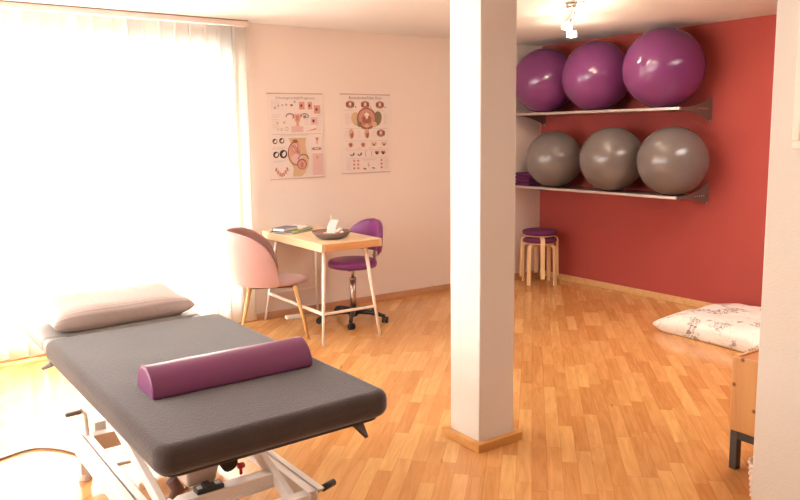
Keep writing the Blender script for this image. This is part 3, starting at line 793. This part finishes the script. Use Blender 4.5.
bm = BM(); tube(bm, [(0, 0, .10), (0, 0, .36)], .026, 20); tube(bm, [(0, 0, .36), (0, 0, .375)], .030, 20); tube(bm, [(0, 0, .37), (0, 0, .47)], .014, 16)
obj('gas_column', bm, M_chrome, sw)
bm = BM(); box(bm, -.07, .09, -.06, .06, .445, .465); tube(bm, [(0, .04, .45), (0, .20, .44)], .006, 8); obj('seat_plate', bm, M_black, sw)
bm = BM(); lathe(bm, [(0, .465), (.17, .465), (.203, .475), (.209, .49), (.208, .51), (.199, .527), (.175, .535), (0, .54)], 44); obj('seat', bm, M_purple, sw)
fa = math.radians(4)    # direction from the seat to the backrest
bm = BM(); nb = 24
def bk_pt(u, v, off):
    # u -1..1 across, v 0..1 up ; a half-round backrest, curved round the sitter
    hw = .275*math.sqrt(max(0.0, 1-(max(0, v-.18)/.82)**2.3)); th = u*hw/.29
    R_ = .29
    return Vector((-.075+(R_+off)*math.cos(th)+.02*v, (R_+off)*math.sin(th), -0+.59+.275*v))
G = {}
for s_ in (0, 1):
    for i in range(nb+1):
        for j in range(nb+1):
            u = math.sin((2*i/nb-1)*PI/2); v = j/nb
            e = (1-abs(u)**4)*(1-abs(2*v-1)**5); off = (.002+.024*max(0, e)**.4)*(1 if s_ else -1)
            G[s_, i, j] = bm.verts.new(bk_pt(u, v, off))
for s_ in (0, 1):
    for i in range(nb):
        for j in range(nb):
            bm.faces.new((G[s_, i, j], G[s_, i+1, j], G[s_, i+1, j+1], G[s_, i, j+1])).smooth = True
for j in range(nb):
    for i in (0, nb): bm.faces.new((G[0, i, j], G[0, i, j+1], G[1, i, j+1], G[1, i, j])).smooth = True
    for k in (0, nb): bm.faces.new((G[0, j, k], G[0, j+1, k], G[1, j+1, k], G[1, j, k])).smooth = True
bmesh.ops.remove_doubles(bm, verts=bm.verts[:], dist=.0008)
bm.transform(Matrix.Rotation(fa, 4, 'Z')); obj('backrest', bm, M_purple, sw, smooth=True)
bm = BM()
for a, b in (((.08, 0, .455), (.20, 0, .455)), ((.20, 0, .455), (.235, 0, .50)), ((.235, 0, .50), (.243, 0, .69))): bar(bm, a, b, .035, .008, up=(0, 1, 0) if False else (0.3, 0, 1) if b[2] == .455 else (1, 0, 0))
tube(bm, [(.225, 0, .545), (.275, 0, .545)], .016, 12)
bm.transform(Matrix.Rotation(fa, 4, 'Z')); obj('back_bracket', bm, M_chrome, sw)

# ------------------------------------------------------------------ massage table
TX0, TX1, TY0, TY1, TZ = -5.405, -4.635, -3.87, -2.45, .712
mt = thing('massage_table', 'height-adjustable massage table on a white steel lifting frame', 'massage table', (0, 0, 0))
bm = BM(); box(bm, TX0+.02, TX1-.02, TY0+.02, TY1-.01, TZ-.07, TZ-.004); obj('main_pad', bm, M_vinyl, mt, bev=.02, seg=3)
# head section: rounded pad raised a little, with a gap bridged by two struts
bm = BM(); n = 10; r_ = .10; HX0, HX1, HY0, HY1 = TX0+.0, TX1-.04, -2.36, -1.75
def rrect(x0, x1, y0, y1, r, n=8, cor=(1, 1, 1, 1)):
    P = []
    for (cx, cy, a0, on_) in ((x1-r, y1-r, 0, cor[0]), (x0+r, y1-r, PI/2, cor[1]), (x0+r, y0+r, PI, cor[2]), (x1-r, y0+r, 1.5*PI, cor[3])):
        if not on_:
            P.append((cx+r*(1 if a0 in (0, 1.5*PI) else -1), cy+r*(1 if a0 in (0, PI/2) else -1))); continue
        for i in range(n+1): P.append((cx+r*math.cos(a0+PI/2*i/n), cy+r*math.sin(a0+PI/2*i/n)))
    return P
prism(bm, rrect(HX0, HX1, HY0, HY1, .09, cor=(1, 1, 0, 0)), TZ-.07, TZ, axis=2)
for a, b in ((HX0, HX0+.11), (HX1-.06, HX1)): box(bm, a, b, HY0-.128, HY0+.01, TZ-.07, TZ-.001)
hp = obj('head_pad', bm, M_vinyl, mt, bev=.022, seg=4)
bm = BM()
for x in (TX0+.19, TX0+.60): box(bm, x, x+.022, HY0-.14, HY0+.03, TZ-.055, TZ-.02)
obj('gap_strut', bm, M_steel, mt, bev=.003)
# upper frame
bm = BM()
for x in (TX0+.06, TX1-.10): box(bm, x, x+.04, TY0+.10, -1.95, TZ-.12, TZ-.07)
for y in (TY0+.15, -3.2, -2.05): box(bm, TX0+.10, TX1-.10, y, y+.04, TZ-.115, TZ-.072)
obj('upper_frame', bm, M_steel, mt, bev=.003)
# base frame: C-section rails with end beams
BX0, BX1, BYF, BYN, BZ = -5.285, -4.63, -2.27, -3.43, .21
def rail(x, s_):
    bm = BM()
    box(bm, x, x+s_*.008, BYN, BYF, BZ-.085, BZ); box(bm, x, x+s_*.04, BYN, BYF, BZ-.006, BZ); box(bm, x-s_*.03, x+s_*.008, BYN, BYF, BZ-.091, BZ-.085)
    box(bm, x-s_*.03, x, BYN, BYF, BZ-.006, BZ)
    for k in range(5): 
        y = BYF-.12-.2*k; tube(bm, [(x-s_*.004, y, BZ-.045), (x+s_*.012, y, BZ-.045)], .011, 12)
    return obj('base_rail', bm, M_steel, mt, bev=.0015)
rail(BX0+.03, 1); rail(BX1-.03, -1)
bm = BM(); box(bm, BX0+.06, BX1-.06, BYF-.008, BYF, BZ-.10, BZ-.002); box(bm, BX0+.06, BX1-.06, BYF-.055, BYF, BZ-.008, BZ-.002)
obj('end_beam', bm, M_steel, mt, bev=.002)
bm = BM(); box(bm, BX0+.06, BX1-.06, BYN, BYN+.05, BZ-.06, BZ-.01); obj('end_beam', bm, M_steel, mt, bev=.002)
bm = BM(); tube(bm, [(BX0+.04, -2.6, BZ-.05), (BX1-.04, -2.6, BZ-.05)], .008, 10); obj('tie_rod', bm, M_steel, mt)
# lifting arms
for i, x in enumerate((-5.18, -4.735)):
    bm = BM(); bar(bm, (x, -3.42, .13), (x, -2.05, .50 if i == 0 else .62), .028, .055); obj('lift_arm', bm, M_steel, mt, bev=.003)
    bm = BM(); bar(bm, (x, -2.07, .48), (x, -2.03, TZ-.10), .03, .05, up=(0, 1, 0)); obj('lift_link', bm, M_steel, mt, bev=.003)
bm = BM(); box(bm, -5.165, -4.72, -3.225, -3.165, .165, .225); obj('cross_beam', bm, M_steel, mt, bev=.003)
bm = BM(); box(bm, -5.165, -4.72, -3.235, -3.225, .17, .178); obj('beam_lip', bm, M_steel, mt)
# motor housing
bm = BM(); v = []
for z, a, b, y0, y1 in ((.235, -5.08, -4.965, -3.16, -3.0), (.60, -5.11, -4.90, -3.24, -2.96)):
    v.append([bm.verts.new(p) for p in ((a, y0, z), (b, y0, z), (b, y1, z), (a, y1, z))])
bm.faces.new(v[0]); bm.faces.new(v[1])
for k in range(4): bm.faces.new((v[0][k], v[0][(k+1) % 4], v[1][(k+1) % 4], v[1][k]))
obj('motor_housing', bm, mat('motor_beige', (192, 172, 158), .5), mt, bev=.01, seg=3)
bm = BM(); box(bm, -5.065, -4.955, -3.222, -3.172, .226, .245); box(bm, -5.03, -5.0, -3.227, -3.167, .24, .252)
sb = obj('switch_box', bm, M_black, mt, bev=.004)
bm = BM(); box(bm, -5.058, -5.04, -3.212, -3.192, .245, .250); box(bm, -4.985, -4.965, -3.212, -3.192, .245, .250); obj('switch_button', bm, mat('button_grey', (190, 186, 180), .4), sb)
bm = BM(); tube(bm, [(-4.86, -3.06, .235), (-4.87, -2.70, .33)], .035, 14); tube(bm, [(-4.87, -2.70, .33), (-4.87, -2.3, .44)], .02, 12); obj('actuator', bm, M_black, mt)
bm = BM(); tube(bm, [(-4.865, -3.15, .262), (-4.840, -3.15, .262)], .012, 10); tube(bm, [(-4.853, -3.15, .226), (-4.853, -3.15, .26)], .007, 8); obj('release_knob', bm, mat('signal_red', (196, 34, 34), .4), mt)
# adjusters and pedals
bm = BM(); tube(bm, [(BX0+.055, BYF-.03, BZ-.02), (BX0+.05, BYF-.03, BZ+.10), (BX0+.03, BYF-.03, BZ+.125), (BX0-.01, BYF-.04, BZ+.12)], .009, 10)
lv = obj('head_lever', bm, M_steel, mt)
bm = BM(); box(bm, BX0-.04, BX0+.03, BYF-.055, BYF-.03, BZ+.112, BZ+.13); obj('lever_grip', bm, mat('grip_grey', (110, 100, 92), .5), lv, bev=.005)
bm = BM(); box(bm, BX0+.095, BX0+.15, BYF+.01, BYF+.05, BZ-.05, BZ+.035); p_ = obj('end_bracket', bm, M_steel, mt, bev=.003)
bm = BM(); box(bm, BX0+.23, BX0+.34, BYF+.01, BYF+.04, BZ-.01, BZ+.03); obj('end_bracket', bm, M_steel, mt, bev=.003)
bm = BM(); tube(bm, [(BX1-.015, BYN+.04, BZ-.03), (BX1+.02, BYN+.05, BZ-.03)], .008, 10)
q_ = obj('foot_lever', bm, M_chrome, mt)
bm = BM(); tube(bm, [(BX1+.02, BYN+.05, BZ-.03), (BX1+.085, BYN+.07, BZ-.03)], .014, 12); obj('lever_grip', bm, M_black, q_)
# feet
for (x, y) in ((BX0+.03, BYF-.03), (BX1-.03, BYF-.03), (BX0+.03, BYN+.04), (BX1-.03, BYN+.04)):
    bm = BM(); box(bm, x-.02, x+.02, y-.02, y+.02, .03, BZ-.09); tube(bm, [(x, y, 0), (x, y, .03)], .03, 16); obj('foot', bm, M_steel, mt, bev=.002)

# terry cover over the table : one draped cloth with hanging edges and a tucked corner flap
tw = thing('towel_cover', 'charcoal terry cover fitted over the massage table', 'cover', (0, 0, 0))
bm = BM(); prism(bm, rrect(TX0-.014, TX1+.014, TY0-.014, TY1+.006, .055, n=10), TZ-.072, TZ+.019, axis=2)
obj('cloth', bm, M_towel, tw, bev=.034, seg=7)
# underside hem
bm = BM()
prism(bm, [(x, y) for x, y in rrect(TX0+.012, TX1-.012, TY0+.012, TY1-.004, .05, n=8)], TZ-.082, TZ-.070, axis=2); obj('hem', bm, M_towel, tw, bev=.003)
# hanging corner flaps
def flap(pts, nm='corner_flap'):
    bm = BM(); vs = [bm.verts.new(p) for p in pts]
    bm.faces.new(vs[:3]); 
    if len(vs) > 3: bm.faces.new((vs[0], vs[2], vs[3]))
    o = obj(nm, bm, M_towel, tw); md = o.modifiers.new('s', 'SOLIDIFY'); md.thickness = .012; md.offset = 0
flap([(TX1-.13, TY0+.01, TZ-.08), (TX1-.075, TY0+.015, TZ-.135), (TX1+.012, TY0+.22, TZ-.085), (TX1-.01, TY0+.03, TZ-.07)])
flap([(TX0-.012, TY1-.16, TZ-.055), (TX0-.028, TY1-.01, TZ-.105), (TX0+.06, TY1+.004, TZ-.065), (TX0+.0, TY1-.03, TZ-.03)])
bm = BM(); tube(bm, [(TX0+.03, TY0+.015, TZ-.085), (TX0+.045, TY0+.01, TZ-.115), (TX0+.03, TY0+.02, TZ-.14)], [.016, .018, .008], 10); obj('elastic_end', bm, mat('brown_cloth', (110, 78, 70), .9), tw)

# pillow
bm = BM(); cushion_mesh(bm, .66, .37, .115, n=6, e=2.4, pinch=.04, wob=.014, seed=3)
pl = obj('head_pillow', bm, stripe_material('striped_cotton', (212, 198, 192), (190, 174, 168), 420, 1), smooth=True)
pl.location = (-5.035, -2.165, TZ+.057); pl.rotation_euler = (math.radians(4), math.radians(0), math.radians(3))
tag(pl, 'pale pink striped pillow at the head end of the massage table', 'pillow')

# half-round bolster
bo = thing('half_round_bolster', 'purple half-round bolster lying across the charcoal massage table cover', 'bolster', (-5.015, -3.395, TZ+.0195), math.radians(1))
bm = BM(); Lh = .296; R_ = .084; prof = []
pts2 = [(-R_*1.0, .0), (R_*1.0, .0)]+[(R_*1.0*math.cos(t), .012+R_*.98*math.sin(t)) for t in [PI*i/20 for i in range(0, 21)]]
prism(bm, [(a, b) for a, b in pts2], -Lh, Lh, axis=0)
obj('vinyl_roll', bm, M_bol, bo, bev=.008, seg=3)
for x in (-Lh+.004, Lh-.004):
    bm = BM(); tube(bm, [(x, R_*1.005*math.cos(t), .012+R_*.99*math.sin(t)) for t in [PI*i/20 for i in range(21)]], .0022, 6)
    obj('piping', bm, M_bol, bo)

# the table stands a little askew to the room
piv = T((TX0, TY0, 0)) @ Matrix.Rotation(math.radians(1.8), 4, 'Z') @ T((-TX0, -TY0, 0))
for o in (mt, tw, pl):
    eul = o.rotation_euler.copy(); o.location = piv @ o.location; o.rotation_euler = (eul.x, eul.y, eul.z+math.radians(1.8))

# mains cord on the floor
bm = BM()
def spline(P, n=8):
    out = []
    P = [Vector(p) for p in P]
    for i in range(len(P)-1):
        a = P[max(i-1, 0)]; b = P[i]; c = P[i+1]; d = P[min(i+2, len(P)-1)]
        for k in range(n):
            t = k/n; out.append(.5*((2*b)+(c-a)*t+(2*a-5*b+4*c-d)*t*t+(3*b-a-3*c+d)*t**3))
    return out+[P[-1]]
tube(bm, spline([(-6.1, -1.9, .006), (-5.75, -1.93, .006), (-5.60, -1.83, .006), (-5.43, -1.80, .006), (-5.29, -1.97, .006), (-5.24, -2.25, .006), (-5.20, -2.6, .006), (-5.10, -2.72, .006), (-4.98, -2.70, .006), (-4.93, -2.62, .02), (-4.95, -2.75, .15), (-5.0, -2.85, .262)]), .0055, 8)
cd = obj('mains_cord', bm, mat('brown_cord', (128, 88, 60), .5)); tag(cd, 'thin brown mains cord running over the floor to the massage table', 'cord')

# ------------------------------------------------------------------ light
wd_ = bpy.data.worlds.new('daylight'); scn.world = wd_; wd_.use_nodes = True
bg = wd_.node_tree.nodes['Background']; bg.inputs[0].default_value = (1, .97, .93, 1); bg.inputs[1].default_value = 2.0
def area(name, loc, rot, sx, sy, power, col, spread=None):
    l = bpy.data.lights.new(name, 'AREA'); l.shape = 'RECTANGLE'; l.size = sx; l.size_y = sy; l.energy = power; l.color = col
    if spread: l.spread = spread
    o = bpy.data.objects.new(name, l); C.objects.link(o); o.location = loc; o.rotation_euler = rot; return o
area('window_daylight', ((WX0+WX1)/2, .45, 1.25), (-PI/2, 0, 0), 3.9, 2.4, 900, (.94, .97, 1))
area('side_fill_light', (XL-.35, (LY0+LY1)/2, 1.55), (0, -PI/2, 0), 1.3, 2.6, 70, (.98, .98, 1))  # added fill from the left, through the added opening
area('right_fill_light', (-1.3, -3.8, H-.03), (0, 0, 0), 1.0, 1.0, 36, (1, .90, .80))  # added overhead fill for the red wall side, no fixture there
area('rear_fill_light', (-6.4, -6.8, H-.03), (0, 0, 0), 1.0, 1.0, 9, (1, .90, .80))  # weak warm fill added behind the camera, no fixture there
for q in lamp_pts[:4]:
    l = bpy.data.lights.new('spot_bulb', 'POINT'); l.energy = 3.5; l.color = (1, .80, .58); l.shadow_soft_size = .03
    o = bpy.data.objects.new('spot_bulb', l); C.objects.link(o); o.location = q+Vector((0, 0, -.07))

# ------------------------------------------------------------------ camera
p = [-5.978356, -5.856317, 1.584422, .609038, .129981, -.010874, 745.1108, 231.0982]
cam = bpy.data.cameras.new('camera'); co = bpy.data.objects.new('camera', cam); C.objects.link(co); scn.camera = co
yaw, pit, rol = p[3:6]
f = Vector((math.sin(yaw)*math.cos(pit), math.cos(yaw)*math.cos(pit), -math.sin(pit)))
r = f.cross(Vector((0, 0, 1))).normalized(); u = r.cross(f)
r2 = r*math.cos(rol)+u*math.sin(rol); u2 = -r*math.sin(rol)+u*math.cos(rol)
Mx = Matrix((r2, u2, -f)).transposed().to_4x4(); Mx.translation = Vector(p[:3]); co.matrix_world = Mx
cam.sensor_width = 36; cam.lens = p[6]*36/800; cam.shift_x = 0; cam.shift_y = (p[7]-250)/800
cam.clip_start = .02

vs = scn.view_settings
vs.view_transform = 'Standard'; vs.look = 'None'; vs.gamma = 1; vs.use_curve_mapping = False; vs.exposure = 0.6
